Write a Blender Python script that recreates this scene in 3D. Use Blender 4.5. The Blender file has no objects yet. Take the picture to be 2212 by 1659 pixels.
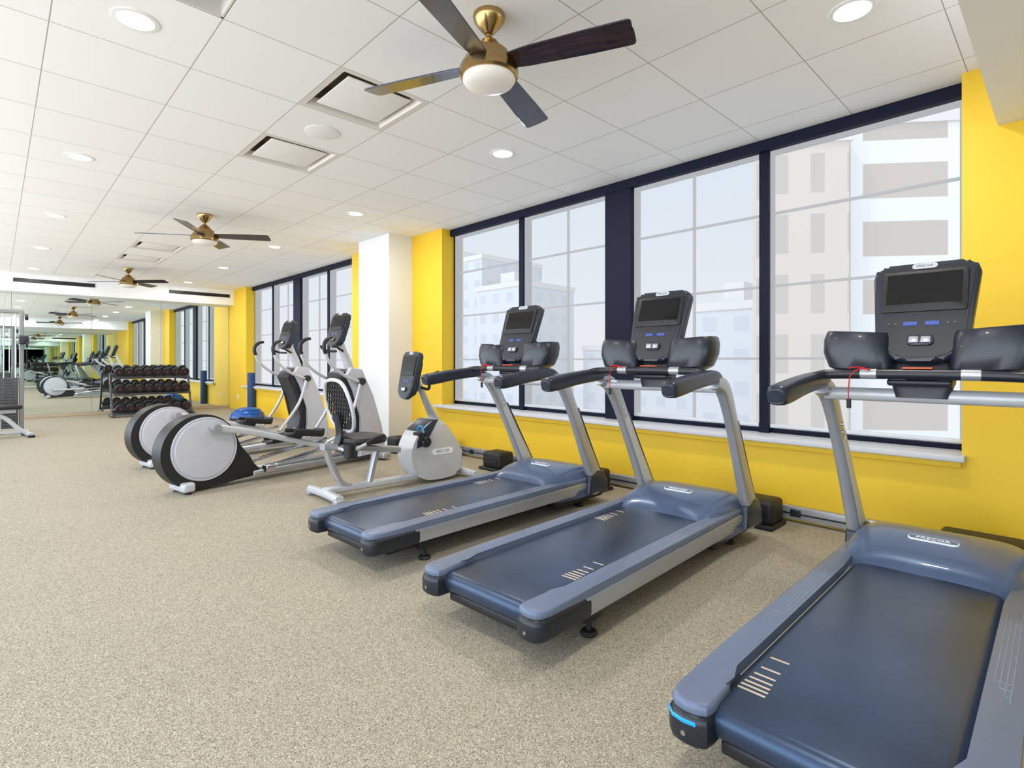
import bpy, bmesh, math, random
from mathutils import Vector, Matrix
random.seed(4)
ZOOM=None
SC=bpy.context.scene
COL=SC.collection
H=2.86; WY=4.15

# ------------------------------------------------------------ materials
MATS={}
def mat(name,col,rough=.5,metal=0.0,spec=.5,emit=None,es=1.0,var=0.0,vs=8.0,bump=0.0,bs=200.0,coat=0.0,tint=None):
    if name in MATS: return MATS[name]
    m=bpy.data.materials.new(name); m.use_nodes=True
    nt=m.node_tree; b=nt.nodes['Principled BSDF']
    b.inputs['Base Color'].default_value=(*col,1)
    b.inputs['Roughness'].default_value=rough
    b.inputs['Metallic'].default_value=metal
    b.inputs['Specular IOR Level'].default_value=spec
    b.inputs['Coat Weight'].default_value=coat
    if tint: b.inputs['Specular Tint'].default_value=(*tint,1)
    tc=nt.nodes.new('ShaderNodeTexCoord')
    n=nt.nodes.new('ShaderNodeTexNoise'); n.inputs['Scale'].default_value=vs
    nt.links.new(tc.outputs['Object'],n.inputs['Vector'])
    r=nt.nodes.new('ShaderNodeValToRGB')
    v=max(var,.02)
    r.color_ramp.elements[0].position=.3; r.color_ramp.elements[1].position=.7
    r.color_ramp.elements[0].color=(*[c*(1-v) for c in col],1)
    r.color_ramp.elements[1].color=(*[min(1,c*(1+v)) for c in col],1)
    nt.links.new(n.outputs['Fac'],r.inputs['Fac']); nt.links.new(r.outputs['Color'],b.inputs['Base Color'])
    if emit:
        b.inputs['Emission Color'].default_value=(*emit,1); b.inputs['Emission Strength'].default_value=es
    if bump:
        n2=nt.nodes.new('ShaderNodeTexNoise'); n2.inputs['Scale'].default_value=bs
        nt.links.new(tc.outputs['Object'],n2.inputs['Vector'])
        bp=nt.nodes.new('ShaderNodeBump'); bp.inputs['Strength'].default_value=bump; bp.inputs['Distance'].default_value=.002
        nt.links.new(n2.outputs['Fac'],bp.inputs['Height']); nt.links.new(bp.outputs['Normal'],b.inputs['Normal'])
    MATS[name]=m; return m

YEL=mat('yellow_paint',(.80,.515,.016),.55,var=.02,vs=2,bump=.1,bs=120)
WHT=mat('white_paint',(.77,.78,.79),.6,var=.02,vs=2)
WHT2=mat('white_soffit_paint',(.88,.89,.91),.6,var=.02,vs=2)
SILL=mat('sill_stone',(.60,.60,.63),.45,var=.02,vs=20)
NAVY=mat('dark_frame',(.003,.006,.022),.6,spec=.2)
MUNT=mat('muntin_metal',(.17,.18,.21),.5)
DK=mat('dark_plastic',(.012,.015,.022),.38)
WING=mat('tray_plastic',(.012,.016,.028),.35,coat=.15)
DKB=mat('navy_plastic',(.020,.026,.043),.33)
HOOD=mat('hood_plastic',(.072,.098,.170),.28,coat=.3,tint=(.5,.7,1))
RAIL=mat('rail_plastic',(.14,.17,.25),.33,tint=(.6,.75,1))
RIDGE=mat('rail_ridge',(.19,.23,.32),.4)
SILV=mat('silver_paint',(.44,.45,.48),.32,metal=.55)
LSILV=mat('light_silver',(.56,.57,.60),.35,metal=.2)
BELT=mat('belt_rubber',(.024,.034,.064),.31,spec=.9,var=.4,vs=2.5,bump=.08,bs=900,tint=(.45,.65,1))
BLK=mat('black_rubber',(.010,.010,.012),.5)
SCR=mat('screen_glass',(.004,.004,.005),.12)
LCD=mat('lcd_blue',(.03,.06,.25),.3,emit=(.12,.2,.9),es=.15)
TAN=mat('tan_print',(.62,.50,.38),.6)
WLOGO=mat('white_print',(.85,.85,.85),.4)
BLOGO=mat('logo_letter',(.12,.14,.2),.4)
RED=mat('red_cord',(.7,.01,.01),.4)
DRED=mat('red_print',(.33,.01,.01),.4)
ORG=mat('orange_print',(.8,.12,.02),.5)
CYAN=mat('cyan_stripe',(.01,.33,.75),.3)
BLUE=mat('blue_vinyl',(.006,.085,.36),.3)
BRASS=mat('brushed_brass',(.42,.28,.12),.22,metal=1.0,var=.08,vs=3)
GLAS=mat('frosted_bowl',(.72,.69,.64),.3,emit=(1,.9,.8),es=.1)
CHR=mat('chrome',(.6,.6,.62),.15,metal=1)
STL=mat('rack_steel',(.09,.09,.10),.4,metal=.5)
VENTD=mat('vent_dark',(.26,.215,.165),.7)
PLEN=mat('plenum_dark',(.12,.13,.11),.7)
VENTF=mat('vent_frame',(.74,.70,.64),.5)
VENTW=mat('vent_plate',(.87,.85,.82),.5)
WOODB=mat('base_wood',(.45,.35,.24),.5)
LENS=mat('lamp_lens',(1,1,1),.5,emit=(1,.96,.90),es=6)
TRIMW=mat('lamp_trim',(.87,.86,.84),.4)
PUR=mat('elliptical_grey',(.52,.52,.57),.38)

def wood():
    m=bpy.data.materials.new('walnut_blade'); m.use_nodes=True; nt=m.node_tree; b=nt.nodes['Principled BSDF']
    tc=nt.nodes.new('ShaderNodeTexCoord'); mp=nt.nodes.new('ShaderNodeMapping'); mp.inputs['Scale'].default_value=(2,26,4)
    n=nt.nodes.new('ShaderNodeTexNoise'); n.inputs['Scale'].default_value=2.5; n.inputs['Detail'].default_value=5; n.inputs['Distortion'].default_value=.6
    r=nt.nodes.new('ShaderNodeValToRGB'); r.color_ramp.elements[0].position=.35; r.color_ramp.elements[1].position=.68
    r.color_ramp.elements[0].color=(.009,.004,.004,1); r.color_ramp.elements[1].color=(.055,.022,.020,1)
    nt.links.new(tc.outputs['Object'],mp.inputs['Vector']); nt.links.new(mp.outputs[0],n.inputs['Vector'])
    nt.links.new(n.outputs['Fac'],r.inputs['Fac']); nt.links.new(r.outputs[0],b.inputs['Base Color'])
    b.inputs['Roughness'].default_value=.27; b.inputs['Specular IOR Level'].default_value=1.0; b.inputs['Specular Tint'].default_value=(.5,.7,1,1)
    b.inputs['Coat Weight'].default_value=.25
    return m
WALNUT=wood()

def floor_mat():
    m=bpy.data.materials.new('speckled_rubber_floor'); m.use_nodes=True; nt=m.node_tree; b=nt.nodes['Principled BSDF']
    tc=nt.nodes.new('ShaderNodeTexCoord')
    n=nt.nodes.new('ShaderNodeTexVoronoi'); n.inputs['Scale'].default_value=360
    sp=nt.nodes.new('ShaderNodeSeparateColor')
    r=nt.nodes.new('ShaderNodeValToRGB'); r.color_ramp.interpolation='CONSTANT'
    e=r.color_ramp.elements; e[0].position=0; e[0].color=(.155,.13,.098,1); e[1].position=.10; e[1].color=(.29,.25,.187,1)
    for p,c in((.32,(.395,.342,.258,1)),(.70,(.49,.432,.335,1)),(.92,(.65,.595,.485,1))):
        x=e.new(p); x.color=c
    n2=nt.nodes.new('ShaderNodeTexNoise'); n2.inputs['Scale'].default_value=1.2
    mx=nt.nodes.new('ShaderNodeMix'); mx.data_type='RGBA'; mx.blend_type='MULTIPLY'; mx.inputs[0].default_value=.12
    nt.links.new(tc.outputs['Object'],n.inputs['Vector']); nt.links.new(tc.outputs['Object'],n2.inputs['Vector'])
    nt.links.new(n.outputs['Color'],sp.inputs[0]); nt.links.new(sp.outputs[0],r.inputs['Fac'])
    nt.links.new(r.outputs[0],mx.inputs[6]); nt.links.new(n2.outputs['Fac'],mx.inputs[7])
    nt.links.new(mx.outputs[2],b.inputs['Base Color']); b.inputs['Roughness'].default_value=.8
    b.inputs['Specular IOR Level'].default_value=.2
    return m
def ceil_mat():
    m=bpy.data.materials.new('ceiling_tile'); m.use_nodes=True; nt=m.node_tree; b=nt.nodes['Principled BSDF']
    tc=nt.nodes.new('ShaderNodeTexCoord'); mp=nt.nodes.new('ShaderNodeMapping'); mp.inputs['Location'].default_value=(1.06+.627*40,-.82+.627*20,0)
    br=nt.nodes.new('ShaderNodeTexBrick'); br.offset=0; br.squash=1
    br.inputs['Scale'].default_value=1; br.inputs['Brick Width'].default_value=.627; br.inputs['Row Height'].default_value=.627
    br.inputs['Mortar Size'].default_value=.0028; br.inputs['Mortar Smooth'].default_value=.1; br.inputs['Bias'].default_value=-.3
    br.inputs['Color1'].default_value=(.90,.888,.870,1); br.inputs['Color2'].default_value=(.93,.925,.915,1); br.inputs['Mortar'].default_value=(.42,.37,.31,1)
    nt.links.new(tc.outputs['Object'],mp.inputs['Vector']); nt.links.new(mp.outputs[0],br.inputs['Vector'])
    nt.links.new(br.outputs['Color'],b.inputs['Base Color']); b.inputs['Roughness'].default_value=.8
    n=nt.nodes.new('ShaderNodeTexNoise'); n.inputs['Scale'].default_value=160; nt.links.new(tc.outputs['Object'],n.inputs['Vector'])
    bp=nt.nodes.new('ShaderNodeBump'); bp.inputs['Strength'].default_value=.12; bp.inputs['Distance'].default_value=.002
    nt.links.new(n.outputs['Fac'],bp.inputs['Height']); nt.links.new(bp.outputs['Normal'],b.inputs['Normal'])
    return m
def mirror_mat(name,col):
    m=bpy.data.materials.new(name); m.use_nodes=True; b=m.node_tree.nodes['Principled BSDF']
    b.inputs['Base Color'].default_value=(*col,1); b.inputs['Metallic'].default_value=1; b.inputs['Roughness'].default_value=0.0
    return m
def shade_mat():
    m=bpy.data.materials.new('glowing_shade_fabric'); m.use_nodes=True; nt=m.node_tree; nt.nodes.clear()
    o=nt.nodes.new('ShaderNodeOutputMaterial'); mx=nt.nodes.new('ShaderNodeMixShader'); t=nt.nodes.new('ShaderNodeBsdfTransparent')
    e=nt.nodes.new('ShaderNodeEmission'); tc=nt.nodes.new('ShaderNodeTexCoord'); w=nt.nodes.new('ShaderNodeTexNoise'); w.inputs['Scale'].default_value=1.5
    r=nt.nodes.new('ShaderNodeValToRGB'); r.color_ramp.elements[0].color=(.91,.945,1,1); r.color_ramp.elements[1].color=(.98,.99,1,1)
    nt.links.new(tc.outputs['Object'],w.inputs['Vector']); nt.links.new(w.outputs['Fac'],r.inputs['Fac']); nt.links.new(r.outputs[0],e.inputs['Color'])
    e.inputs['Strength'].default_value=.80; mx.inputs[0].default_value=.58  # emission puts the backlit daylight glow into the fabric and lights the room
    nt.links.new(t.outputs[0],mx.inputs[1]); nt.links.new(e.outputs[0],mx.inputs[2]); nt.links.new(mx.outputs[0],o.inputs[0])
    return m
def facade_mat(name,c1,c2,bw,rh,ms):
    m=bpy.data.materials.new(name); m.use_nodes=True; nt=m.node_tree; b=nt.nodes['Principled BSDF']
    tc=nt.nodes.new('ShaderNodeTexCoord'); sp=nt.nodes.new('ShaderNodeSeparateXYZ'); ad=nt.nodes.new('ShaderNodeMath'); cb=nt.nodes.new('ShaderNodeCombineXYZ')
    nt.links.new(tc.outputs['Object'],sp.inputs[0]); nt.links.new(sp.outputs[0],ad.inputs[0]); nt.links.new(sp.outputs[1],ad.inputs[1])
    nt.links.new(ad.outputs[0],cb.inputs[0]); nt.links.new(sp.outputs[2],cb.inputs[1])
    br=nt.nodes.new('ShaderNodeTexBrick'); br.offset=0; br.inputs['Scale'].default_value=1
    br.inputs['Brick Width'].default_value=bw; br.inputs['Row Height'].default_value=rh; br.inputs['Mortar Size'].default_value=ms
    br.inputs['Color1'].default_value=(*c2,1); br.inputs['Color2'].default_value=(*[x*.9 for x in c2],1); br.inputs['Mortar'].default_value=(*c1,1)
    nt.links.new(cb.outputs[0],br.inputs['Vector']); nt.links.new(br.outputs['Color'],b.inputs['Base Color']); b.inputs['Roughness'].default_value=.8
    return m

# ------------------------------------------------------------ mesh helpers
def merge(dst,src,M=None,mi=0):
    if M is not None: src.transform(M)
    for f in src.faces: f.material_index=mi
    me=bpy.data.meshes.new('tmp'); src.to_mesh(me); src.free(); dst.from_mesh(me); bpy.data.meshes.remove(me)
def NB(): return bmesh.new()
def box(bm,x0,x1,y0,y1,z0,z1,bev=0,seg=3,M=None,mi=0):
    b=bmesh.new(); bmesh.ops.create_cube(b,size=1)
    b.transform(Matrix.Translation(((x0+x1)/2,(y0+y1)/2,(z0+z1)/2))@Matrix.Diagonal((x1-x0,y1-y0,z1-z0,1)))
    if bev: bmesh.ops.bevel(b,geom=b.edges[:],offset=bev,segments=seg,profile=.5,affect='EDGES',clamp_overlap=True)
    merge(bm,b,M,mi)
def sec(a,b,p,n):
    out=[]
    for i in range(n):
        t=2*math.pi*i/n; c=math.cos(t); s=math.sin(t)
        out.append((a*math.copysign(abs(c)**(2/p),c),b*math.copysign(abs(s)**(2/p),s)))
    return out
def loft(bm,rings,cap=True,M=None,mi=0,closed=False):
    b=bmesh.new(); R=[[b.verts.new(v) for v in r] for r in rings]; n=len(R[0])
    m=len(R)
    for i in range(m if closed else m-1):
        A=R[i]; B=R[(i+1)%m]
        for j in range(n): b.faces.new((A[j],A[(j+1)%n],B[(j+1)%n],B[j]))
    if cap and not closed:
        b.faces.new(R[0][::-1]); b.faces.new(R[-1])
    merge(bm,b,M,mi)
def cat(P,k):
    if k<=1 or len(P)<3: return [tuple(p) for p in P]
    out=[]
    n=len(P)
    for i in range(n-1):
        p0=P[max(i-1,0)];p1=P[i];p2=P[i+1];p3=P[min(i+2,n-1)]
        for j in range(k):
            t=j/k
            out.append(tuple(.5*((2*b)+(-a+c)*t+(2*a-5*b+4*c-d)*t*t+(-a+3*b-3*c+d)*t**3) for a,b,c,d in zip(p0,p1,p2,p3)))
    out.append(tuple(P[-1])); return out
def tube(bm,pts,a,b=None,p=2,n=14,k=5,ref=(1,0,0),M=None,mi=0):
    L=len(pts)
    A=a if isinstance(a,(list,tuple)) else [a]*L
    B=A if b is None else (b if isinstance(b,(list,tuple)) else [b]*L)
    P=cat([(*q,A[i],B[i]) for i,q in enumerate(pts)],k)
    ref=Vector(ref); rings=[]
    for i,q in enumerate(P):
        c=Vector(q[:3]); t=(Vector(P[min(i+1,len(P)-1)][:3])-Vector(P[max(i-1,0)][:3])).normalized()
        s=(ref-t*ref.dot(t))
        if s.length<1e-3: s=Vector((0,1,0))-t*t.y
        s.normalize(); nn=t.cross(s)
        rings.append([c+s*x+nn*y for x,y in sec(q[3],q[4],p,n)])
    loft(bm,rings,True,M,mi)
def lathe(bm,prof,n=32,M=None,mi=0):
    rings=[[ (max(r,1e-4)*math.cos(2*math.pi*j/n),max(r,1e-4)*math.sin(2*math.pi*j/n),z) for j in range(n)] for r,z in prof]
    loft(bm,rings,True,M,mi)
def prism(bm,poly,x0,x1,bev=0,seg=3,axis='x',M=None,mi=0):
    b=bmesh.new()
    if axis=='x': f=lambda u,v,w:(w,u,v)
    elif axis=='z': f=lambda u,v,w:(u,v,w)
    else: f=lambda u,v,w:(u,w,v)
    A=[b.verts.new(f(u,v,x0)) for u,v in poly]; B=[b.verts.new(f(u,v,x1)) for u,v in poly]; n=len(A)
    fa=b.faces.new(A[::-1]); fb=b.faces.new(B)
    for j in range(n): b.faces.new((A[j],A[(j+1)%n],B[(j+1)%n],B[j]))
    if bev:
        es=[e for e in b.edges if e in fa.edges[:] or e in fb.edges[:]]
        bmesh.ops.bevel(b,geom=es,offset=bev,segments=seg,profile=.5,affect='EDGES',clamp_overlap=True)
    merge(bm,b,M,mi)
def rrect(w,h,r,cx=0,cy=0,n=6,wt=None,rb=None):
    out=[]
    for q,(sx,sy) in enumerate([(1,1),(-1,1),(-1,-1),(1,-1)]):
        W=(wt if (wt is not None and sy>0) else w)/2
        rr=r if (sy>0 or rb is None) else rb
        for i in range(n+1):
            t=math.pi/2*(q+i/n)
            out.append((cx+sx*(W-rr)+rr*math.cos(t),cy+sy*(h/2-rr)+rr*math.sin(t)))
    return out
def text(bm,s,size,M,mi=0,ext=.0015):
    cu=bpy.data.curves.new('t','FONT'); cu.body=s; cu.size=size; cu.extrude=ext; cu.align_x='CENTER'; cu.align_y='CENTER'; cu.resolution_u=3
    o=bpy.data.objects.new('t',cu); COL.objects.link(o); bpy.context.view_layer.update()
    me=bpy.data.meshes.new_from_object(o.evaluated_get(bpy.context.evaluated_depsgraph_get()))
    b=bmesh.new(); b.from_mesh(me); bpy.data.objects.remove(o); bpy.data.curves.remove(cu); bpy.data.meshes.remove(me)
    merge(bm,b,M,mi)
def fin(name,bm,mats,parent=None,label=None,loc=None,kind=None,cat_=None,group=None,rot=None,kx=1):
    if kx!=1: bm.transform(Matrix.Diagonal((kx,1,1,1)))
    bmesh.ops.recalc_face_normals(bm,faces=bm.faces[:])
    for e in bm.edges:
        if len(e.link_faces)==2 and e.calc_face_angle(0)>.62: e.smooth=False
    for f in bm.faces: f.smooth=True
    me=bpy.data.meshes.new(name); bm.to_mesh(me); bm.free()
    if not isinstance(mats,(list,tuple)): mats=[mats]
    for m in mats: me.materials.append(m)
    o=bpy.data.objects.new(name,me); COL.objects.link(o)
    if parent: o.parent=parent
    if loc: o.location=loc
    if rot: o.rotation_euler=rot
    if label: o['label']=label
    if kind: o['kind']=kind
    if cat_: o['category']=cat_
    if group: o['group']=group
    return o
def root(name,label,category,loc=(0,0,0),rz=0,group=None):
    e=bpy.data.objects.new(name,None); e.empty_display_size=.1; COL.objects.link(e)
    e.location=loc; e.rotation_euler=(0,0,rz); e['label']=label; e['category']=category
    if group: e['group']=group
    return e
def dup(o,loc=None,rz=None,parent=None,label=None):
    kids=list(o.children)
    c=o.copy(); COL.objects.link(c)
    if parent: c.parent=parent
    if loc is not None: c.location=loc
    if rz is not None: c.rotation_euler=(0,0,rz)
    if label: c['label']=label
    for k in kids: dup(k,parent=c)
    return c
R=math.radians

# ------------------------------------------------------------ room shell
XL=-14.4; XR=2.8; YB=-3.0
b=NB(); box(b,XL-.2,XR+.2,YB,4.6,-.1,0); fin('floor',b,floor_mat(),kind='structure')
b=NB()
box(b,XL-.2,XR+.2,WY,4.5,0,.545)
for x0,x1 in((XL-.2,-13.15),(-8.06,-5.63),(-.46,XR+.2)): box(b,x0,x1,WY,4.5,.545,H)
fin('wall_window',b,YEL,kind='structure')
b=NB(); box(b,-7.145,-6.32,3.785,WY,0,H); fin('wall_pillar',b,WHT,kind='structure')
b=NB(); box(b,XL-.2,XL-.02,YB,WY,0,H); fin('wall_mirror',b,WHT,kind='structure')
b=NB(); box(b,XR,XR+.2,YB,WY,0,H); fin('wall_opposite',b,WHT,kind='structure')
b=NB(); box(b,XL,-14.05,YB,WY,2.5,H); fin('trim_1',b,WHT2,kind='structure')
b=NB(); box(b,-.30,XR,YB,WY,2.5,H); fin('trim_2',b,WHT2,kind='structure')
T=.627
def cells(o,a,c):
    L=[a,c]; i=math.floor((a-o)/T)
    while o+i*T<c:
        v=o+i*T
        if a+.01<v<c-.01: L.append(v)
        i+=1
    return sorted(L)
xs=cells(-1.06,XL,-.30); ys=cells(.82,YB,4.46)
def XC(n): return -1.06-T*(n+.5)
VY=.82+T*1.5
vents=[(XC(n),VY) for n in(3,5,13,15)]; opent=(XC(2),.82-T/2)
b=bmesh.new(); vg={}
def gv(x,y):
    k=(round(x,4),round(y,4))
    if k not in vg: vg[k]=b.verts.new((x,y,H))
    return vg[k]
for i in range(len(xs)-1):
    for j in range(len(ys)-1):
        cx=(xs[i]+xs[i+1])/2; cy=(ys[j]+ys[j+1])/2
        if any(abs(cx-vx)<.1 and abs(cy-vy)<.1 for vx,vy in vents+[opent]): continue
        b.faces.new((gv(xs[i],ys[j]),gv(xs[i],ys[j+1]),gv(xs[i+1],ys[j+1]),gv(xs[i+1],ys[j])))
fin('ceiling',b,ceil_mat(),kind='structure')
b=NB(); box(b,XL-.2,XR+.2,YB,4.6,H+.35,H+.5); fin('ceiling_slab',b,VENTD,kind='structure')
for i,(y0,y1) in enumerate(((.24,1.485),(2.81,4.06))):
    b=NB(); box(b,-14.06,-14.035,y0,y1,2.675,2.75)
    for k in range(3): box(b,-14.036,-14.03,y0+.01,y1-.01,2.69+.022*k,2.695+.022*k,mi=1)
    fin('linear_air_vent',b,[BLK,DK],label='long black slot diffuser in white soffit above mirror',cat_='air vent',group='slot diffusers')
for i,(x0,x1) in enumerate(((-5.72,-.44),(-13.25,-7.98))):
    b=NB(); box(b,x0,x1,4.07,4.36,.555,.592,.006); fin('trim_%d'%(3+i),b,SILL,kind='structure')
    b=NB(); box(b,x0+.02,x1-.02,4.11,4.149,.515,.554,.004); fin('trim_%d'%(5+i),b,YEL,kind='structure')
b=NB(); box(b,XL,XL+.05,YB,WY,0,.07,.004); fin('baseboard_mirror',b,WOODB,kind='structure')
def window(idx,x0,x1,edges,thick,vert):
    b=NB()
    box(b,x0,x1,4.28,4.46,2.775,H-.001)
    box(b,x0,x1,4.36,4.46,.592,.625)
    box(b,x0,x0+.03,4.34,4.46,.592,H-.01); box(b,x1-.03,x1,4.34,4.46,.592,H-.01)
    box(b,thick[0],thick[1],4.29,4.46,.592,2.775)
    for e in edges: box(b,e-.035,e+.035,4.32,4.46,.592,2.775)
    for z in(1.17,1.74,2.31): box(b,x0,x1,4.41,4.435,z-.009,z+.009,mi=1)
    for v in vert: box(b,v-.009,v+.009,4.41,4.435,.592,2.8,mi=1)
    fin('window_%d'%idx,b,[NAVY,MUNT],kind='structure')
window(1,-5.63,-.46,[-4.355,-1.67],(-3.162,-2.87),[-3.74,-2.3])
window(2,-13.15,-8.06,[-11.98,-9.29],(-10.79,-10.45),[-11.38,-9.87])
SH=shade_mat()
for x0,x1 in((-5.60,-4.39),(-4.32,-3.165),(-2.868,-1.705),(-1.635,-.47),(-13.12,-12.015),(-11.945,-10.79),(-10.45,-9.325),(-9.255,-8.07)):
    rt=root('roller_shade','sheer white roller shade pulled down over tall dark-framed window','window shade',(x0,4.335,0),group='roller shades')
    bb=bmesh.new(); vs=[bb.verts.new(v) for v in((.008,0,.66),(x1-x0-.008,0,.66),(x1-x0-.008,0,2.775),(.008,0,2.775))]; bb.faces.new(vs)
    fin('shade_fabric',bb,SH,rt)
    b=NB(); box(b,.008,x1-x0-.008,-.006,.006,.635,.665,.003); fin('hem_bar',b,LSILV,rt)

b=NB(); box(b,-6.3,2.7,4.10,4.149,.02,.115,.006); box(b,-6.3,2.7,4.096,4.101,.06,.07,mi=1)
k=-5.9
while k<2.6:
    box(b,k,k+.07,4.09,4.10,.045,.095,.003,mi=1); k+=.9
fin('cable_raceway',b,[SILV,DK],label='grey metal power raceway along base of yellow wall',cat_='cable channel')
for x,z in((-6.15,.26),(-13.7,.30)):
    rt=root('wall_socket','white electrical outlet plate on yellow wall','outlet',(x,4.149,z),group='wall outlets')
    b=NB(); box(b,-.036,.036,-.008,0,-.057,.057,.004); fin('cover_plate',b,WLOGO,rt)
    for zz in(.012,-.035):
        b=NB(); box(b,-.012,.012,-.011,-.008,zz,zz+.023,.003); fin('receptacle',b,LSILV,rt)

MM=mirror_mat('mirror_glass',(.82,.89,.86)); MM2=mirror_mat('mirror_glass_tinted',(.70,.83,.76))
ed=[-2.3,-1.03,.22,1.47,2.72,4.135]
for i in range(5):
    b=NB(); box(b,XL-.018,XL,ed[i]+.003,ed[i+1]-.003,.075,2.498)
    fin('wall_mirror_panel',b,MM,label='tall frameless mirror panel covering end wall',cat_='mirror',group='wall mirror panels')
b=NB(); box(b,XR-.02,XR,-1.5,4.1,.075,2.45); fin('wall_mirror_panel',b,MM2,label='tall frameless mirror panel on facing end wall',cat_='mirror',group='wall mirror panels')

# ------------------------------------------------------------ ceiling fittings
rt=root('recessed_downlight','round white recessed ceiling downlight, switched on','ceiling light',(0,0,H),group='recessed downlights')
b=NB(); lathe(b,[(.078,-.001),(.081,-.006),(.102,-.004),(.106,.0),(.106,.004),(.078,.004)],32); fin('trim_ring',b,TRIMW,rt)
b=NB(); lathe(b,[(.079,-.002),(.079,.002)],32); fin('lens',b,LENS,rt)
ld=bpy.data.lights.new('downlight_lamp','AREA'); ld.shape='DISK'; ld.size=.15; ld.energy=18; ld.color=(1,.95,.88)
lo=bpy.data.objects.new('lamp',ld); COL.objects.link(lo); lo.parent=rt; lo.location=(0,0,-.012)
pos=[(-.7465-4*T*n,y) for n in range(6) for y in(.5065,3.0145)]
rt.location=(pos[0][0],pos[0][1],H)
for p in pos[1:]: dup(rt,loc=(p[0],p[1],H))

def fan(loc,ang):
    rt=root('ceiling_fan','brass ceiling fan with four dark walnut blades and frosted light','ceiling fan',loc,R(ang),'ceiling fans')
    b=NB(); lathe(b,[(.01,-.001),(.078,-.001),(.080,-.012),(.074,-.03),(.055,-.06),(.032,-.085),(.022,-.095),(.01,-.097)],32); fin('canopy',b,BRASS,rt)
    b=NB(); lathe(b,[(.012,-.09),(.012,-.125)],16); lathe(b,[(.02,-.115),(.03,-.125),(.03,-.143),(.02,-.15)],20); fin('downrod',b,BRASS,rt)
    U=.045
    b=NB(); lathe(b,[(r,z+U) for r,z in[(.02,-.175),(.045,-.18),(.060,-.20),(.075,-.215),(.098,-.235),(.106,-.262),(.120,-.268),(.126,-.285),(.138,-.298),(.146,-.315),(.146,-.348),(.136,-.358),(.05,-.358)]],40); fin('motor_housing',b,BRASS,rt)
    b=NB(); lathe(b,[(r,z+U) for r,z in[(.05,-.354),(.128,-.356),(.130,-.368),(.118,-.385),(.09,-.398),(.05,-.406),(.005,-.409)]],40); fin('light_bowl',b,GLAS,rt,label='frosted white glass bowl')
    for i in range(4):
        b=NB()
        pl=[(.10,-.050),(.2,-.062),(.5,-.074),(.685,-.079),(.70,-.076),(.708,-.064),(.712,0),(.712,.050),(.706,.064),(.69,.068),(.5,.066),(.2,.056),(.10,.046)]
        prism(b,pl,-.004,.004,.002,1,axis='z',M=Matrix.Rotation(R(-13),4,'X'))
        o=fin('blade',b,WALNUT,rt); o.location=(0,0,-.282+.035); o.rotation_euler=(0,0,R(90*i))
    return rt
f=fan((XC(1),VY,H),24)
dup(f,loc=(XC(9),VY,H),rz=R(58)); dup(f,loc=(XC(17),VY,H),rz=R(46))

rt=root('ceiling_vent','square ceiling air diffuser with dark gap and white centre plate','air vent',(vents[0][0],vents[0][1],H),group='ceiling diffusers')
b=NB(); o_=T/2-.001; i_=.275
for r in(0,90,180,270):
    M=Matrix.Rotation(R(r),4,'Z')
    bb=bmesh.new(); v=[bb.verts.new(q) for q in((o_,-o_,0),(o_,o_,0),(i_,i_,.0),(i_,-i_,.0))]; bb.faces.new(v)
    v=[bb.verts.new(q) for q in((i_,-i_,0),(i_,i_,0),(i_-.03,i_-.03,.05),(i_-.03,-i_+.03,.05))]; bb.faces.new(v); merge(b,bb,M,0)
    bb=bmesh.new(); v=[bb.verts.new(q) for q in((i_-.03,-i_+.03,.05),(i_-.03,i_-.03,.05),(i_-.03,i_-.03,.15),(i_-.03,-i_+.03,.15))]; bb.faces.new(v); merge(b,bb,M,1)
box(b,-.25,.25,-.25,.25,.15,.16,mi=1)
fin('frame',b,[VENTF,VENTD],rt)
b=NB(); box(b,-.222,.222,-.222,.222,.006,.016,.003)
for sx in(-.12,.12): box(b,sx-.006,sx+.006,-.006,.006,.015,.15)
fin('centre_plate',b,VENTW,rt)
for v in vents[1:]: dup(rt,loc=(v[0],v[1],H))
rt=root('open_ceiling_panel','open ceiling bay showing grey plenum with green pipes','ceiling opening',(opent[0],opent[1],H))
b=NB()
for r in range(4):
    box(b,T/2-.012,T/2-.002,-T/2+.002,T/2-.002,0,.33,M=Matrix.Rotation(R(90*r),4,'Z'))
box(b,-T/2+.01,T/2-.01,-T/2+.01,T/2-.01,.10,.11,mi=1)
fin('opening_frame',b,[VENTF,PLEN],rt)
GRN=mat('green_pipe',(.03,.30,.15),.4)
for k in range(6):
    b=NB(); tube(b,[(-.28,-.24+.09*k,.05+.02*(k%2)),(.28,-.22+.09*k,.07)],.014,n=8,k=1,ref=(0,1,0))
    fin('plenum_pipe',b,(GRN,LSILV,GRN,WLOGO,GRN,STL)[k],rt)
b=NB(); lathe(b,[(.005,-.006),(.118,-.006),(.125,-.003),(.125,0)],36); fin('ceiling_speaker',b,TRIMW,loc=(XC(4),VY,H-.001),label='round white ceiling speaker grille',cat_='speaker')

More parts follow.
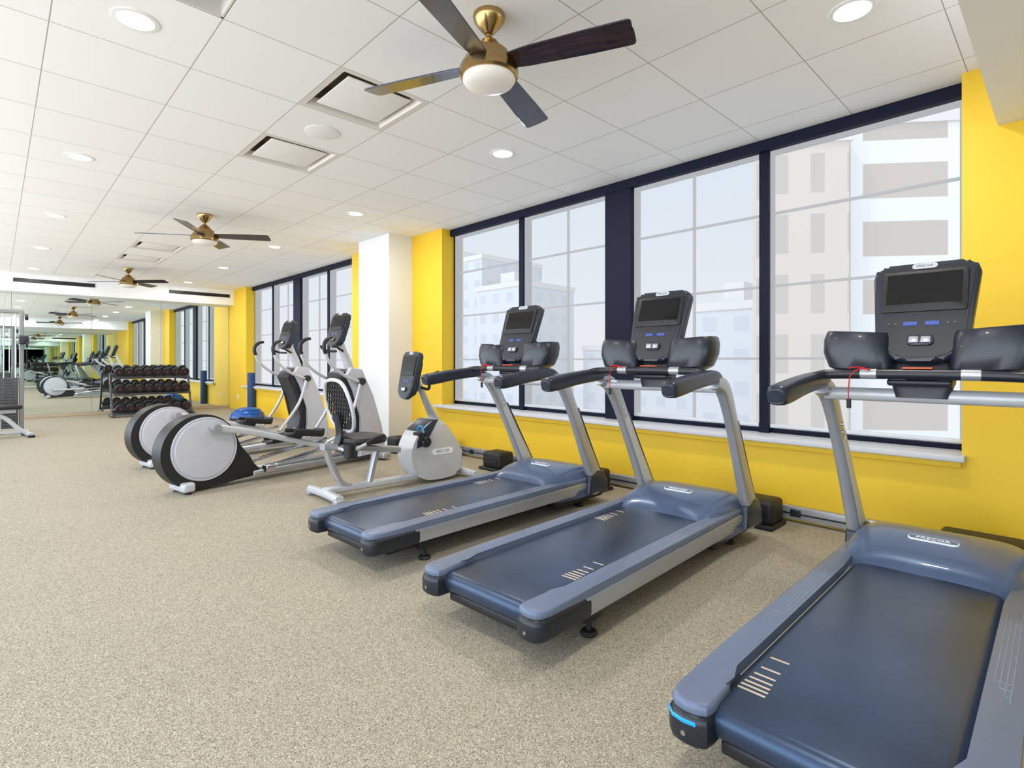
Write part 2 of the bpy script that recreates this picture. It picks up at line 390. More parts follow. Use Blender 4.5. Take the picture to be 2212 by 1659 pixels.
# ------------------------------------------------------------ treadmill
def sym(name,fn,mats,parent,label=None,kx=1):
    for s in(-1,1):
        b=NB(); fn(b,s); fin(name,b,mats,parent,label,kx=kx)
def bx(b,s,x0,x1,*a,**k):
    if s<0: x0,x1=-x1,-x0
    box(b,x0,x1,*a,**k)
def console_M(y,z,tilt):
    c=math.cos(tilt); s=math.sin(tilt)
    return Matrix(((1,0,0,0),(0,s,-c,y),(0,c,s,z),(0,0,0,1)))
def console(parent,y,z,tilt,w,h,full=True,x=0):
    M=Matrix.Translation((x,0,0))@console_M(y,z,tilt)
    b=NB()
    prism(b,rrect(w*.86,h,.06*h/.46,0,h/2,9,wt=w,rb=.125*h/.46),-.05,.0,.018,4,axis='z',M=M)
    prism(b,rrect(w*.70,h*.82,.05,0,h/2,8),-.085,-.045,.015,3,axis='z',M=M)
    fin('console_housing',b,DKB,parent)
    b=NB(); prism(b,rrect(w*.78,h*.93,.045*h/.46,0,h*.5,9,wt=w*.91,rb=.115*h/.46),-.002,.003,.002,1,axis='z',M=M); fin('console_face',b,DK,parent)
    b=NB(); prism(b,rrect(w*.80,h*.42,.012,0,h*.70,4),.002,.010,.003,2,axis='z',M=M); fin('screen_bezel',b,BLK,parent)
    b=NB(); prism(b,rrect(w*.69,h*.31,.004,0,h*.725,3),.0095,.0115,axis='z',M=M); fin('screen',b,SCR,parent)
    for sx in(-1,1):
        b=NB(); box(b,sx*w*.10-w*.065,sx*w*.10+w*.065,h*.35,h*.39,.002,.006,.001,1,M=M)
        fin('display',b,LCD,parent)
    b=NB()
    prism(b,rrect(w*.24,h*.10,.014,0,h*.20,5),.002,.014,.005,3,axis='z',M=M)
    for sx in(-.055,.055): box(b,sx*w-.017,sx*w+.017,h*.17,h*.23,.013,.019,.004,2,M=M,mi=1)
    fin('control_knob',b,[DKB,SILV],parent)
    for sx in(-.3,-.24,.24,.3): 
        b=NB(); lathe(b,[(.005,0),(.005,.006)],10,M=M@Matrix.Translation((sx*w,h*.37,0))); fin('button',b,STL,parent)
    b=NB(); prism(b,rrect(w*.24,h*.055,h*.026,0,h*.965,6),-.004,.005,.002,1,axis='z',M=M); text(b,'PRECOR',h*.035,M@Matrix.Translation((0,h*.965,.0052)),1,.0005)
    fin('logo_badge',b,[LSILV,BLOGO],parent)

KX=.86
def marks(rt,s,y0):
    b=NB()
    for k,(yy,ln) in enumerate(((0,.075),(.022,.075),(.044,.07),(.07,.065),(.10,.06),(.145,.055),(.22,.055))):
        box(b,s*.195-ln/2,s*.195+ln/2,y0+yy,y0+yy+.008,.2215,.2228)
    fin('belt_marking',b,TAN,rt,label='tan printed tick marks')
def treadmill():
    rt=root('treadmill','black and silver commercial treadmill with touchscreen console facing windows','treadmill',group='treadmills')
    b=NB(); box(b,-.29,.29,.12,1.95,.07,.135,.01); box(b,-.37,.37,1.55,2.16,.05,.14,.02)
    fin('base_frame',b,BLK,rt,kx=KX)
    for x,y in((-.28,.36),(.28,.36),(-.26,1.9),(.26,1.9)):
        b=NB(); lathe(b,[(.035,0),(.038,.008),(.03,.018),(.012,.022),(.012,.07)],18,M=Matrix.Translation((x,y,0)))
        box(b,x-.03,x+.03,y-.05,y+.05,.065,.13,.008); fin('foot',b,BLK,rt)
    b=NB(); box(b,-.308,.308,.0,1.60,.135,.222,.040,6); fin('running_belt',b,BELT,rt,kx=KX)
    b=NB(); box(b,-.26,.26,.02,.06,.10,.14,.01); fin('rear_roller_guard',b,BLK,rt,kx=KX)
    def rail(b,s):
        pl=[(.306,.22),(.296,.15),(.274,.11),(.268,.0),(.276,-.028),(.305,-.042),(.34,-.046),(.375,-.040),(.398,-.02),(.408,.02),(.408,.3),(.408,1.95),(.34,1.95),(.325,1.6),(.306,1.35),(.306,1.2)]
        pl=[(s*u,v) for u,v in pl]
        prism(b,pl,.206,.241,.014,4,axis='z')
    sym('side_rail',rail,RAIL,rt,kx=KX)
    def ridg(b,s):
        for k in range(4):
            x=.325+.015*k
            bx(b,s,x,x+.005,.55+.04*(3-k),1.28,.2395,.2420,bev=.001,seg=1)
            bx(b,s,x,.325+.015*3+.005,.55+.04*(3-k),.555+.04*(3-k),.2395,.2420,bev=.001,seg=1)
    sym('rail_ridge',ridg,RIDGE,rt,kx=KX)
    def capp(b,s):
        pl=[(.268,.24),(.264,.0),(.272,-.034),(.30,-.050),(.34,-.055),(.38,-.048),(.405,-.025),(.414,.02),(.415,.27)]
        prism(b,[(s*u,v) for u,v in pl],.120,.213,.026,4,axis='z')
    sym('end_cap',capp,DK,rt,kx=KX)
    def bolt(b,s):
        lathe(b,[(.007,-.001),(.007,.002)],12,M=Matrix.Translation((s*.29,-.0555,.16))@Matrix.Rotation(R(90),4,'X'))
    sym('cap_bolt',bolt,CHR,rt)
    def sidep(b,s):
        prism(b,[(.27,.130),(.24,.207),(1.85,.207),(2.02,.17),(2.02,.120)],s*.30,s*.413,.008,2,axis='x')
    sym('side_panel',sidep,SILV,rt,kx=KX)
    b=NB(); rings=[]
    prof=[(1.50,.205,.32),(1.52,.235,.33),(1.57,.275,.365),(1.66,.308,.385),(1.78,.325,.398),(1.90,.326,.40),(2.02,.306,.398),(2.11,.265,.385),(2.17,.21,.36),(2.19,.15,.34)]
    for y,zt,w in prof:
        rg=[]
        N=24
        for i in range(N+1):
            u=-1+2*i/N
            u2=math.copysign(abs(u)**.8,u)
            z=.14+(zt-.14)*(1-abs(u2)**6)**(1/2.6)
            yy=y-(.07*u2**4*max(0,(1.8-y)/.3) if y<1.8 else 0)
            rg.append((w*u2,yy,z))
        rg.append((w,y,.10)); rg.append((-w,y,.10))
        rings.append(rg)
    loft(b,rings); fin('motor_hood',b,HOOD,rt,kx=.90)
    b=NB(); ML=Matrix.Translation((0,1.74,.3235))@Matrix.Rotation(R(8),4,'X')
    prism(b,rrect(.19,.044,.0215,n=8),-.006,.003,.001,1,axis='z',M=ML); prism(b,rrect(.182,.037,.018,n=8),.002,.0034,axis='z',M=ML,mi=1)
    text(b,'PRECOR',.034,ML@Matrix.Translation((0,-.001,.004)),0,.0006); fin('hood_logo',b,[WLOGO,HOOD],rt)
    def ux(z): return .352+.022*min(1,max(0,(z-.15)/.8))
    def up(b,s):
        P=[(2.02,.12),(1.975,.24),(1.80,.55),(1.66,.80),(1.57,.945),(1.50,1.01),(1.40,1.035)]
        tube(b,[(s*ux(z),y,z) for y,z in P],[.036,.036,.03,.028,.03,.034,.036],[.075,.07,.052,.046,.05,.045,.036],p=4,n=20)
    sym('upright',up,SILV,rt)
    def upp(b,s):
        tube(b,[(s*(ux(.2)-.0325),1.99,.20),(s*(ux(.5)-.0290),1.83,.50),(s*(ux(.765)-.0275),1.68,.765)],[.004]*3,[.05,.035,.028],p=4,n=12,k=3)
        for zz,yy in((.80,1.655),(.84,1.635),(.30,1.93)):
            lathe(b,[(.009,-.003),(.009,.003)],10,M=Matrix.Translation((s*(ux(zz)-.030),yy,zz))@Matrix.Rotation(R(90),4,'Y'),mi=1)
    sym('upright_inlay',upp,[LSILV,CHR],rt)
    def upo(b,s):
        tube(b,[(s*ux(.22),2.045,.22),(s*ux(.545),1.86,.545),(s*ux(.79),1.72,.79)],[.030,.024,.022],[.03,.02,.016],p=4,n=12,k=3)
    sym('upright_back_strip',upo,DK,rt)
    def boot(b,s):
        prism(b,[(1.86,.12),(1.88,.25),(1.96,.30),(2.06,.28),(2.12,.2),(2.13,.10)],s*.31,s*.393,.02,3,axis='x')
    sym('upright_boot',boot,DKB,rt)
    def grip(b,s):
        x=s*.38
        tube(b,[(x,.86,1.010),(x,.875,1.013),(x,.95,1.020),(x*.995,1.15,1.045),(x*.985,1.38,1.062),(x*.98,1.46,1.05)],[.024,.038,.041,.039,.037,.03],[.022,.040,.044,.041,.038,.02],p=3.2,n=20)
    sym('handrail_grip',grip,DKB,rt)
    b=NB(); tube(b,[(-.37,1.47,1.0),(.37,1.47,1.0)],.030,n=18,k=1,ref=(0,1,0)); fin('cross_bar',b,LSILV,rt)
    b=NB(); tube(b,[(-.38,1.22,1.06),(-.355,1.31,1.085),(-.28,1.35,1.092),(0,1.355,1.095),(.28,1.35,1.092),(.355,1.31,1.085),(.38,1.22,1.06)],.021,n=14,ref=(0,0,1))
    for s in(-1,1): tube(b,[(s*.14,1.355,1.095),(s*.20,1.355,1.095)],.0225,n=14,k=1,ref=(0,0,1),mi=1)
    fin('pulse_bar',b,[DK,SILV],rt)
    b=NB(); tube(b,[(0,1.46,.99),(0,1.47,1.06),(0,1.50,1.16),(0,1.56,1.30)],[.09,.11,.13,.12],[.04,.04,.045,.04],p=4,n=20)
    box(b,-.11,.11,1.37,1.50,1.045,1.075,.012); fin('console_neck',b,DK,rt)
    b=NB(); box(b,-.05,.05,1.345,1.39,1.118,1.124,.002); fin('safety_label',b,ORG,rt,label='small orange sticker')
    def wing(b,s):
        rings=[]
        for z,a,bb,cx,cy in((1.085,.04,.05,.18,1.45),(1.092,.10,.078,.20,1.45),(1.115,.128,.095,.216,1.45),(1.18,.138,.108,.230,1.46),(1.24,.134,.112,.234,1.47),(1.272,.126,.110,.232,1.475),(1.281,.120,.105,.232,1.475),(1.272,.112,.097,.230,1.475),(1.22,.10,.085,.228,1.47),(1.17,.085,.075,.22,1.46)):
            rings.append([(s*cx+x,cy+y,z+(x*s)*.07) for x,y in sec(a,bb,2.8,32)])
        loft(b,rings)
    sym('accessory_tray',wing,WING,rt)
    console(rt,1.385,1.150,R(20),.375,.455)
    b=NB(); tube(b,[(-.16,1.33,1.11),(-.19,1.305,1.118),(-.225,1.30,1.09),(-.235,1.305,1.03),(-.235,1.31,.98)],.0022,n=6,k=6,ref=(0,1,0)); tube(b,[(-.235,1.31,.985),(-.235,1.312,.945)],.009,n=10,k=1,ref=(0,1,0),mi=1)
    tube(b,[(-.16,1.33,1.112),(-.20,1.32,1.125),(-.24,1.31,1.118)],.0022,n=6,ref=(0,1,0))
    fin('safety_cord',b,[RED,BLK],rt)
    return rt
t=treadmill()
t.location=(-2.88,1.43,0); t.rotation_euler=(0,0,R(3.0))
t2=dup(t,loc=(-1.675,1.43,0),rz=R(2.8))
t3=dup(t,loc=(-.430,1.38,0),rz=R(.6),label='black and silver commercial treadmill with light blue stripe on end cap')
marks(t,1,.44); marks(t,-1,1.22); marks(t2,1,.33); marks(t2,-1,1.14); marks(t3,-1,.15)
b=NB()
prism(b,[(-.4155,.02),(-.406,-.027),(-.38,-.0495),(-.34,-.0565),(-.30,-.0515),(-.30,-.03),(-.40,.03)],.185,.197,.003,1,axis='z')
fin('cap_stripe',b,CYAN,t3,label='light blue stripe',kx=KX)

for i,(x,y,w) in enumerate(((-1.57,3.90,.34),(-.35,3.90,.40),(-3.0,3.86,.30),(-4.25,3.86,.30),(-5.25,3.92,.26),(-5.95,3.70,.28))):
    b=NB(); box(b,-w/2,w/2,-.14,.13,0,.03,.008); box(b,-w/2+.015,w/2-.015,-.10,.12,.02,.19,.03,3); box(b,-w/2+.05,w/2-.05,-.107,-.098,.08,.10,mi=1)
    fin('floor_power_box',b,[BLK,DK],loc=(x,y,0),label='black plastic power box on floor by yellow wall',cat_='power box',group='floor power boxes')

# ------------------------------------------------------------ elliptical
def elliptical():
    rt=root('elliptical_trainer','grey and black elliptical trainer with large round rear wheel cover','elliptical trainer',group='elliptical trainers')
    b=NB()
    pl=[]
    for i in range(34):
        a=R(28+ i*(255)/33); pl.append((-.02+.330*math.cos(a),.347+.330*math.sin(a)))
    pl+= [(.20,.030),(.50,.05),(.53,.11),(.40,.22),(.33,.36)]
    prism(b,pl,-.085,.085,.03,4); fin('rear_housing',b,BLK,rt)
    for s in(-1,1):
        b=NB(); lathe(b,[(.01,.028),(.17,.026),(.252,.018),(.258,.008),(.268,.006),(.276,.012),(.284,0),(.284,-.01)],48,M=Matrix.Translation((s*.087,.01,.368))@Matrix.Rotation(R(90*s),4,'Y'))
        fin('wheel_cover',b,PUR,rt,label='round grey wheel cover')
    b=NB(); box(b,-.13,.16,-.20,-.10,.02,.10,.02); fin('rear_foot',b,LSILV,rt)
    for s in(-1,1):
        b=NB(); lathe(b,[(.03,0),(.03,.025)],14,M=Matrix.Translation((s*.10+.02,-.15,0))); fin('foot',b,BLK,rt)
        b=NB(); lathe(b,[(.03,0),(.03,.03)],14,M=Matrix.Translation((s*.2,1.95,0))); fin('foot',b,BLK,rt)
    b=NB(); box(b,-.10,.10,.45,1.9,.05,.10,.012); box(b,-.06,.06,.5,1.5,.10,.13,.01); fin('base_beam',b,SILV,rt)
    b=NB(); box(b,-.30,.30,1.88,2.0,.02,.09,.02); fin('front_foot',b,SILV,rt)
    def track(b,s):
        for dx in(.17,.215):
            tube(b,[(s*dx,.55,.14),(s*dx,1.45,.28)],.014,n=10,k=1)
        box(b,min(s*.15,s*.235),max(s*.15,s*.235),.50,.60,.09,.16,.01)
    sym('ramp_track',track,CHR,rt)
    for s,zc,yc in((1,.555,.06),(-1,.26,-.05)):
        b=NB(); x=s*.17
        tube(b,[(s*.09,yc,zc),(s*.21,yc,zc)],.036,n=16,k=1,ref=(0,1,0))
        fin('crank_pivot',b,SILV,rt)
        ze=.24 if s>0 else .30
        b=NB(); tube(b,[(x,yc,zc),(x,yc+.35,zc*.75+ze*.25),(x*1.1,1.20,ze)],[.028,.026,.024],[.034,.03,.026],p=3,n=14)
        lathe(b,[(.03,-.03),(.03,.03)],14,M=Matrix.Translation((x*1.1,1.2,ze-.01))@Matrix.Rotation(R(90),4,'Y'))
        fin('foot_arm',b,LSILV,rt)
        z0=zc*.40+ze*.60+.04
        b=NB(); Mx=Matrix.Translation((x*1.1,.92,z0))@Matrix.Rotation(R(-8 if s>0 else 3),4,'X')
        prism(b,rrect(.17,.40,.05,n=5),-.015,.012,.006,2,axis='z',M=Mx)
        for w in(-1,1): box(b,w*.08-.01,w*.08+.01,-.16,.17,.0,.05,.008,M=Mx)
        box(b,-.08,.08,.16,.195,0,.07,.01,M=Mx)
        fin('foot_pedal',b,BLK,rt)
    core=[(1.40,.94),(1.45,1.02),(1.55,1.06),(1.66,1.04),(1.80,.75),(1.93,.40),(2.01,.12),(1.98,.05),(1.52,.05),(1.54,.25),(1.60,.42),(1.53,.70)]
    b=NB(); prism(b,core,-.13,.13,.02,3); fin('tower_core',b,DK,rt)
    def shell(b,s):
        pl=[(1.47,1.00),(1.53,1.08),(1.68,1.06),(1.83,.76),(1.96,.40),(2.03,.12),(1.99,.07),(1.64,.07),(1.67,.30),(1.67,.52),(1.57,.82)]
        prism(b,pl,s*.115,s*.175,.015,3)
    sym('tower_shell',shell,PUR,rt,label='light grey side shell')
    b=NB(); tube(b,[(0,1.66,.98),(0,1.60,1.15),(0,1.52,1.32),(0,1.49,1.46)],[.055,.05,.045,.04],[.045,.04,.034,.03],p=3); fin('console_mast',b,LSILV,rt)
    console(rt,1.385,1.315,R(20),.28,.40,False)
    def arm(b,s):
        x=s*.215
        tube(b,[(x,1.16,1.24),(x,1.20,1.15),(x,1.31,1.05),(x,1.45,.97),(x,1.60,.92),(s*.2,1.66,.91)],.018,n=12,ref=(1,.01,0))
        tube(b,[(s*.22,1.62,.93),(s*.225,1.50,.60),(s*.215,1.24,.27)],[.02,.018,.018],n=12)
        lathe(b,[(.04,-.03),(.045,0),(.04,.03)],16,M=Matrix.Translation((s*.215,1.63,.92))@Matrix.Rotation(R(90),4,'Y'),mi=1)
    sym('swing_arm',arm,[LSILV,DK],rt)
    def g(b,s):
        x=s*.215
        tube(b,[(x,1.165,1.23),(x,1.145,1.29),(x*.98,1.16,1.35),(x*.94,1.21,1.39),(x*.88,1.26,1.40)],[.021,.021,.021,.020,.016],n=12,ref=(1,.01,0))
    sym('handle_grip',g,BLK,rt)
    def fh(b,s):
        tube(b,[(s*.05,1.50,1.26),(s*.13,1.44,1.265),(s*.14,1.38,1.29),(s*.13,1.35,1.32)],.013,n=10,ref=(0,0,1))
    sym('fixed_handle',fh,BLK,rt)
    return rt
e=elliptical(); e.location=(-5.43,1.32,0); e.rotation_euler=(0,0,R(11))
dup(e,loc=(-6.93,1.34,0),rz=R(11))

# ------------------------------------------------------------ recumbent bike
def bike():
    rt=root('recumbent_bike','silver recumbent exercise bike with black mesh backrest','exercise bike',(-4.30,1.95,0),0)
    b=NB()
    pl=cat([(.86,.09),(.80,.21),(.80,.35),(.88,.49),(1.02,.59),(1.12,.59),(1.22,.49),(1.34,.33),(1.40,.19),(1.36,.07),(1.20,.03),(.98,.035),(.86,.09)],4)[:-1]
    prism(b,pl,-.12,.12,.035,4); fin('drive_housing',b,LSILV,rt)
    b=NB(); pl=[(.85,.41),(.89,.51),(1.02,.60),(1.10,.595),(1.03,.51),(.98,.43),(.92,.35),(.83,.33)]
    prism(b,pl,-.123,.123,.02,3); fin('housing_top',b,DKB,rt)
    b=NB(); ML=Matrix.Translation((.121,1.14,.29))@Matrix(((0,0,1,0),(1,0,0,0),(0,1,0,0),(0,0,0,1)))
    prism(b,rrect(.24,.055,.027,n=8),-.002,.003,axis='z',M=ML); text(b,'PRECOR',.042,ML@Matrix.Translation((0,0,.0035)),1,.0006); fin('logo_badge',b,[WLOGO,BLOGO],rt)
    b=NB(); lathe(b,[(.04,-.17),(.05,-.16),(.05,.16),(.04,.17)],20,M=Matrix.Translation((0,.93,.40))@Matrix.Rotation(R(90),4,'Y'))
    for s,a in((1,140),(-1,-40)):
        dy=.15*math.cos(R(a)); dz=.15*math.sin(R(a))
        tube(b,[(s*.165,.93,.40),(s*.17,.93+dy,.40+dz)],[.018,.014],n=10,k=1)
    fin('crank',b,DK,rt)
    for s,a in((1,140),(-1,-40)):
        dy=.15*math.cos(R(a)); dz=.15*math.sin(R(a))
        b=NB(); box(b,s*.225-.05,s*.225+.05,.93+dy-.05,.93+dy+.06,.40+dz-.014,.40+dz+.014,.008); tube(b,[(s*.225-.05,.93+dy,.41+dz),(s*.225-.03,.93+dy,.46+dz),(s*.225+.03,.93+dy,.46+dz),(s*.225+.05,.93+dy,.41+dz)],.007,n=8,ref=(0,1,0),mi=1)
        fin('pedal',b,[BLK,CYAN],rt)
    b=NB(); tube(b,[(0,.02,.07),(0,.6,.065),(0,1.2,.06),(0,1.42,.06)],.045,.03,p=3,n=14)
    fin('base_rail',b,LSILV,rt)
    for y in(.02,1.43):
        b=NB(); tube(b,[(-.27,y,.045),(0,y,.055),(.27,y,.045)],.036,.032,p=3,n=14,ref=(0,1,0))
        for s in(-1,1): box(b,s*.26-.04,s*.26+.04,y-.045,y+.045,0,.05,.012,mi=1)
        fin('stabilizer',b,[LSILV,SILV],rt)
    b=NB(); tube(b,[(0,.0,.44),(0,.25,.41),(0,.72,.34)],.05,.028,p=4,n=14)
    tube(b,[(.0,.03,.42),(0,.08,.28),(0,.16,.12),(0,.26,.07)],[.045,.04,.04,.04],.026,p=3)
    tube(b,[(0,.50,.37),(0,.46,.22),(0,.42,.07)],[.04,.035,.04],.026,p=3)
    fin('seat_frame',b,SILV,rt)
    b=NB(); rings=[]
    for z,k in((.44,.80),(.452,.97),(.475,1.0),(.50,.96),(.512,.75)):
        rings.append([(x*k,.35+y*k,z) for x,y in sec(.22,.20,2.6,32)])
    loft(b,rings); fin('seat',b,BLK,rt,label='black padded seat')
    Mb=Matrix.Translation((0,.20,.555))@Matrix.Rotation(R(14),4,'X')
    b=NB()
    fr=[(.0,.0,.0),(.15,0,.02),(.22,0,.14),(.215,0,.30),(.15,0,.42),(0,0,.45),(-.15,0,.42),(-.215,0,.30),(-.22,0,.14),(-.15,0,.02),(0,0,0)]
    tube(b,fr,.016,n=10,k=5,ref=(0,1,0),M=Mb)
    fin('backrest_frame',b,LSILV,rt,label='silver backrest frame')
    b=NB()
    for i in range(-9,10):
        for d in(-1,1):
            pts=[]
            for j in range(11):
                z=.02+.41*j/10; x=i*.045+d*(z-.225)*.6
                hw=.205*(1-abs((z-.225)/.225)**3.2)**.5 if abs(z-.225)<.225 else 0
                if abs(x)<hw+.01: pts.append((x,-.002*d,z))
            if len(pts)>1: tube(b,pts,.0068,n=6,k=1,ref=(0,1,0),M=Mb)
    fin('backrest_mesh',b,BLK,rt,label='black lattice backrest')
    b=NB(); tube(b,[(0,.12,.43),(0,.15,.54),(0,.12,.70)],.05,.015,p=4,n=12); fin('backrest_support',b,DK,rt)
    def sh(b,s):
        tube(b,[(s*.05,.12,.42),(s*.20,.12,.42),(s*.26,.18,.44),(s*.27,.26,.47)],.014,n=10,ref=(0,0,1))
        tube(b,[(s*.27,.25,.467),(s*.27,.34,.505),(s*.265,.42,.52)],.019,n=10,ref=(1,0,0),mi=1)
    sym('side_handle',sh,[LSILV,BLK],rt)
    b=NB(); lathe(b,[(.045,0),(.05,.11),(.043,.11),(.04,.01)],20,M=Matrix.Translation((.24,.12,.37))); fin('cup_holder',b,BLK,rt)
    b=NB(); tube(b,[(0,1.14,.56),(0,1.05,.72),(0,.97,.88),(0,.92,1.0)],[.045,.036,.032,.03],[.04,.028,.024,.024],p=3); fin('console_mast',b,SILV,rt)
    console(rt,.77,.80,R(13),.27,.45,False)
    b=NB()
    for s in(-1,1): tube(b,[(s*.03,.96,.90),(s*.14,.96,.89),(s*.20,.93,.95),(s*.21,.95,1.02),(s*.20,1.03,1.05)],.014,n=10,ref=(0,0,1))
    fin('handlebar',b,BLK,rt)
    return rt
bike()

# ------------------------------------------------------------ dumbbells and rack
rk=root('dumbbell_rack','three-tier dark steel dumbbell rack in front of mirror','dumbbell rack',(-13.62,2.42,0))
tiers=((.20,.10),(.60,.03),(.94,-.04))
def rkup(b,s):
    y=s*.71
    tube(b,[(.28,y,.03),(-.26,y,.03)],.022,.03,p=5,n=12,k=1,ref=(0,1,0)); tube(b,[(.10,y,.05),(-.11,y,.55),(-.20,y,.90)],.018,.026,p=5,n=12,k=1,ref=(0,1,0))
for s in(-1,1):
    b=NB(); rkup(b,s); fin('side_frame',b,STL,rk)
for z,xo in tiers:
    b=NB(); Mx=Matrix.Translation((xo,0,z-.103))@Matrix.Rotation(R(14),4,'Y')
    box(b,-.15,-.10,-.69,.69,-.02,.015,.006,M=Mx); box(b,.07,.12,-.69,.69,-.02,.008,.006,M=Mx); box(b,-.15,.12,-.69,.69,-.026,-.018,M=Mx)
    fin('shelf',b,STL,rk)
db=root('dumbbell','black round rubber dumbbell with red lettering on rack','dumbbell',group='dumbbells on the rack')
for s in(-1,1):
    b=NB(); Mh=Matrix.Rotation(R(90*s),4,'Y')@Matrix.Translation((0,0,.062))
    lathe(b,[(.03,0),(.076,.002),(.082,.012),(.082,.075),(.073,.085),(.055,.087),(.052,.082),(.01,.082)],24,M=Mh)
    fin('weight_head',b,BLK,db)
    b=NB(); box(b,-.024,.024,-.011,.011,.0815,.0835,M=Mh)
    fin('red_lettering',b,DRED,db,label='red lettering on the end face')
b=NB(); tube(b,[(-.065,0,0),(-.03,0,0),(0,0,0),(.03,0,0),(.065,0,0)],[.014,.015,.018,.015,.014],n=12,k=2,ref=(0,1,0)); fin('handle',b,CHR,db)
first=True
for z,xo in tiers:
    for k in range(8):
        l=(-13.62+xo-.01,2.42-.59+k*.1685,z+.014)
        if first: db.location=l; db.rotation_euler=(0,R(14),0); first=False
        else: dup(db,loc=l)

# ------------------------------------------------------------ balance ball, foam roller
rt=root('balance_trainer','blue half-dome balance trainer on black base','balance ball',(-11.25,3.58,0))
b=NB(); lathe(b,[(.28,0),(.315,.01),(.32,.04),(.30,.06),(.05,.06)],40); fin('base',b,BLK,rt)
b=NB(); lathe(b,[(.31,.05),(.305,.08),(.28,.14),(.22,.195),(.14,.23),(.06,.245),(.002,.25)],40)
for zr in((.286,.13),(.225,.192)): lathe(b,[(zr[0],zr[1]),(zr[0]+.006,zr[1]+.004),(zr[0]-.006,zr[1]+.012)],40)
fin('dome',b,BLUE,rt)
b=NB(); lathe(b,[(.03,0),(.078,.002),(.08,.01),(.08,.885),(.078,.893),(.03,.893),(.03,.88)],32); fin('foam_roller',b,mat('roller_blue',(.012,.05,.16),.6),loc=(-12.52,4.06,0),label='tall blue foam roller standing against yellow wall',cat_='foam roller')

# ------------------------------------------------------------ cable machine and bench
GSTL=mat('machine_grey',(.26,.26,.28),.35,metal=.5)
rt=root('cable_machine','grey steel cable column machine with weight stack and pulley','gym machine',(-11.7,.16,0))
b=NB()
for s in(-1,1): tube(b,[(0,s*.14,.04),(0,s*.14,1.96)],.03,.03,p=5,n=12,k=1)
tube(b,[(0,-.16,1.94),(0,.16,1.94)],.03,.03,p=5,n=12,k=1); tube(b,[(-.30,.14,.03),(.20,.14,.03)],.03,.03,p=5,n=12,k=1,ref=(0,1,0)); tube(b,[(-.30,-.14,.03),(.20,-.14,.03)],.03,.03,p=5,n=12,k=1,ref=(0,1,0))
fin('frame',b,GSTL,rt)
b=NB()
for k in range(18): box(b,-.06,.06,-.10,.10,.08+k*.045,.12+k*.045,.004,1)
fin('weight_stack',b,STL,rt)
for s in(-1,1):
    b=NB(); tube(b,[(0,s*.07,.1),(0,s*.07,1.90)],.010,n=10,k=1); fin('guide_rod',b,CHR,rt)
b=NB(); box(b,.02,.16,.10,.22,1.42,1.56,.02); lathe(b,[(.055,-.015),(.05,0),(.055,.015)],20,M=Matrix.Translation((.14,.20,1.42))@Matrix.Rotation(R(90),4,'X')); fin('pulley_carriage',b,DK,rt)
b=NB(); lathe(b,[(.05,-.02),(.05,.02)],20,M=Matrix.Translation((0,.20,1.86))@Matrix.Rotation(R(90),4,'X')); fin('pulley',b,DK,rt)
b=NB(); box(b,.03,.15,.205,.23,1.47,1.53,.01); fin('carriage_plate',b,BLUE,rt)
b=NB(); tube(b,[(.14,.2,1.38),(.15,.2,1.2),(.12,.2,1.1)],.005,n=6); tube(b,[(.06,.2,1.08),(.12,.2,1.10),(.18,.2,1.08),(.12,.2,1.02),(.06,.2,1.08)],.012,n=8,ref=(0,1,0)); fin('cable_handle',b,BLK,rt)
rt=root('weight_bench','black padded adjustable bench with silver frame','weight bench',(-10.98,-.08,0),R(8))
b=NB(); box(b,-.14,.14,-.05,.36,.43,.49,.022); fin('seat_pad',b,BLK,rt)
b=NB(); box(b,-.14,.14,-.85,-.07,.45,.51,.022); fin('back_pad',b,BLK,rt)
b=NB()
tube(b,[(0,-.8,.40),(0,.30,.40)],.03,.03,p=5,n=12,k=1); tube(b,[(0,.0,.40),(0,.18,.30),(0,.34,.12),(0,.44,.05)],.03,.03,p=4,n=12); tube(b,[(0,-.5,.40),(0,-.6,.2),(0,-.75,.05)],.03,.03,p=4,n=12)
tube(b,[(-.22,.44,.045),(.22,.44,.045)],.03,.028,p=4,n=12,k=1,ref=(0,1,0)); tube(b,[(-.25,-.75,.045),(.25,-.75,.045)],.03,.028,p=4,n=12,k=1,ref=(0,1,0)); tube(b,[(0,.44,.08),(0,-.75,.08)],.022,.02,p=4,n=12,k=1)
for s in(-1,1):
    box(b,s*.22-.03,s*.22+.03,.40,.48,0,.04,.01,mi=1); box(b,s*.25-.03,s*.25+.03,-.79,-.71,0,.04,.01,mi=1)
fin('bench_frame',b,[LSILV,BLK],rt)

# ------------------------------------------------------------ exterior
FA=facade_mat('white_tower_facade',(.44,.425,.41),(.20,.145,.10),5.2,2.95,.62)
FB=facade_mat('beige_facade',(.30,.235,.18),(.18,.14,.115),1.7,3.0,.55)
FC=facade_mat('grey_facade',(.29,.30,.33),(.22,.25,.30),3.2,3.2,.9)
def bld(w,d,z1,m,label,loc,rz=0,proj=.15):
    b=NB(); box(b,0,w,0,d,-14,z1)
    box(b,-proj,w+proj,-proj,d+proj,z1-.3,z1+.5,mi=1)
    box(b,w*.3,w*.6,d*.2,d*.5,z1+.5,z1+2.6,mi=1)
    fin('building',b,[m,mat('cornice',(.36,.34,.32),.8)],label=label,cat_='building',loc=(loc[0],loc[1],0),rot=(0,0,R(rz)))
bld(15,8,13.5,FA,'white office tower with horizontal window bands outside',(-7.9,31.6),40)
bld(4.0,1.8,12.3,FB,'beige masonry building with small windows outside',(-10.8,27.9),38)
bld(22,15,19,FC,'pale grey apartment block outside window',(-92,60))
bld(11,12,13,FC,'pale grey stepped apartment block outside window',(-69,58))
bld(7,10,6.5,FC,'low grey rooftop building outside window',(-27,52))
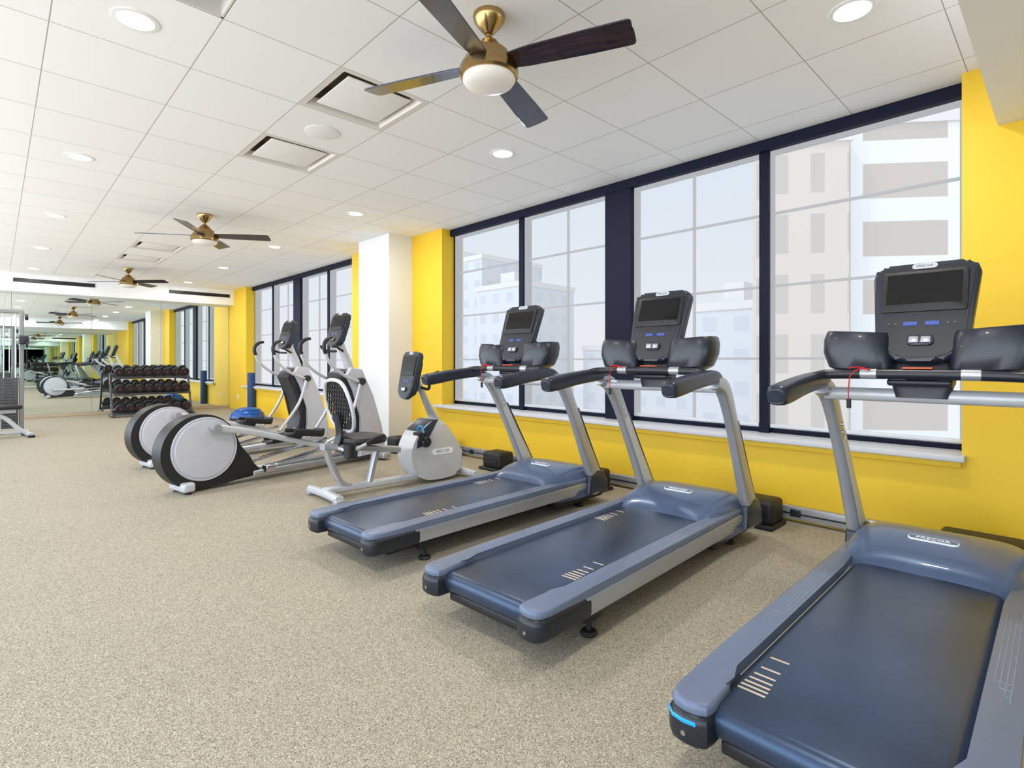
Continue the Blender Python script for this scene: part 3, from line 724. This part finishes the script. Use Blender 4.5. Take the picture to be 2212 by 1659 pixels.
bld(26,10,3.2,FC,'long low pale building outside window',(-56,70))
b=NB(); box(b,-200,120,8,260,-14.6,-14); fin('street_ground',b,mat('asphalt',(.30,.30,.31),.9),kind='structure')

# ------------------------------------------------------------ world, light, camera
w=bpy.data.worlds.new('sky_with_fill'); SC.world=w; w.use_nodes=True; nt=w.node_tree; bg=nt.nodes['Background']
tc=nt.nodes.new('ShaderNodeTexCoord'); sp=nt.nodes.new('ShaderNodeSeparateXYZ'); r=nt.nodes.new('ShaderNodeValToRGB')
nt.links.new(tc.outputs['Generated'],sp.inputs[0]); nt.links.new(sp.outputs[2],r.inputs['Fac']); nt.links.new(r.outputs[0],bg.inputs['Color'])
r.color_ramp.elements[0].position=0; r.color_ramp.elements[0].color=(.88,.93,1,1)
r.color_ramp.elements[1].position=.5; r.color_ramp.elements[1].color=(.56,.78,1,1)
mr=nt.nodes.new('ShaderNodeMapRange'); mr.inputs['From Min'].default_value=-.5; mr.inputs['From Max'].default_value=.3
mr.inputs['To Min'].default_value=4.5; mr.inputs['To Max'].default_value=1.02  # strength raised on the unseen open side, added fill for ceiling and floor
nt.links.new(sp.outputs[1],mr.inputs['Value']); nt.links.new(mr.outputs[0],bg.inputs['Strength'])
sl=bpy.data.lights.new('sun','SUN'); sl.energy=2.2; sl.angle=R(3); sl.color=(1,.96,.9)
so=bpy.data.objects.new('sun',sl); COL.objects.link(so); so.rotation_euler=(R(40),0,R(-15)); so.location=(0,-20,30)
cd=bpy.data.cameras.new('camera'); cam=bpy.data.objects.new('camera',cd); COL.objects.link(cam); SC.camera=cam
cam.location=(0,0,1.15); cam.rotation_euler=(R(90),0,R(46.2)); cd.sensor_width=36; cd.clip_start=.02; cd.clip_end=600
if ZOOM:
    zx,zy,zf=ZOOM
    cd.lens=36*1163/2212*zf; cd.shift_x=(zx-1106)*zf/2212; cd.shift_y=-(zy-780)*zf/2212
else:
    cd.lens=36*1163/2212; cd.shift_y=-49.5/2212
SC.view_settings.view_transform='Standard'; SC.view_settings.look='None'
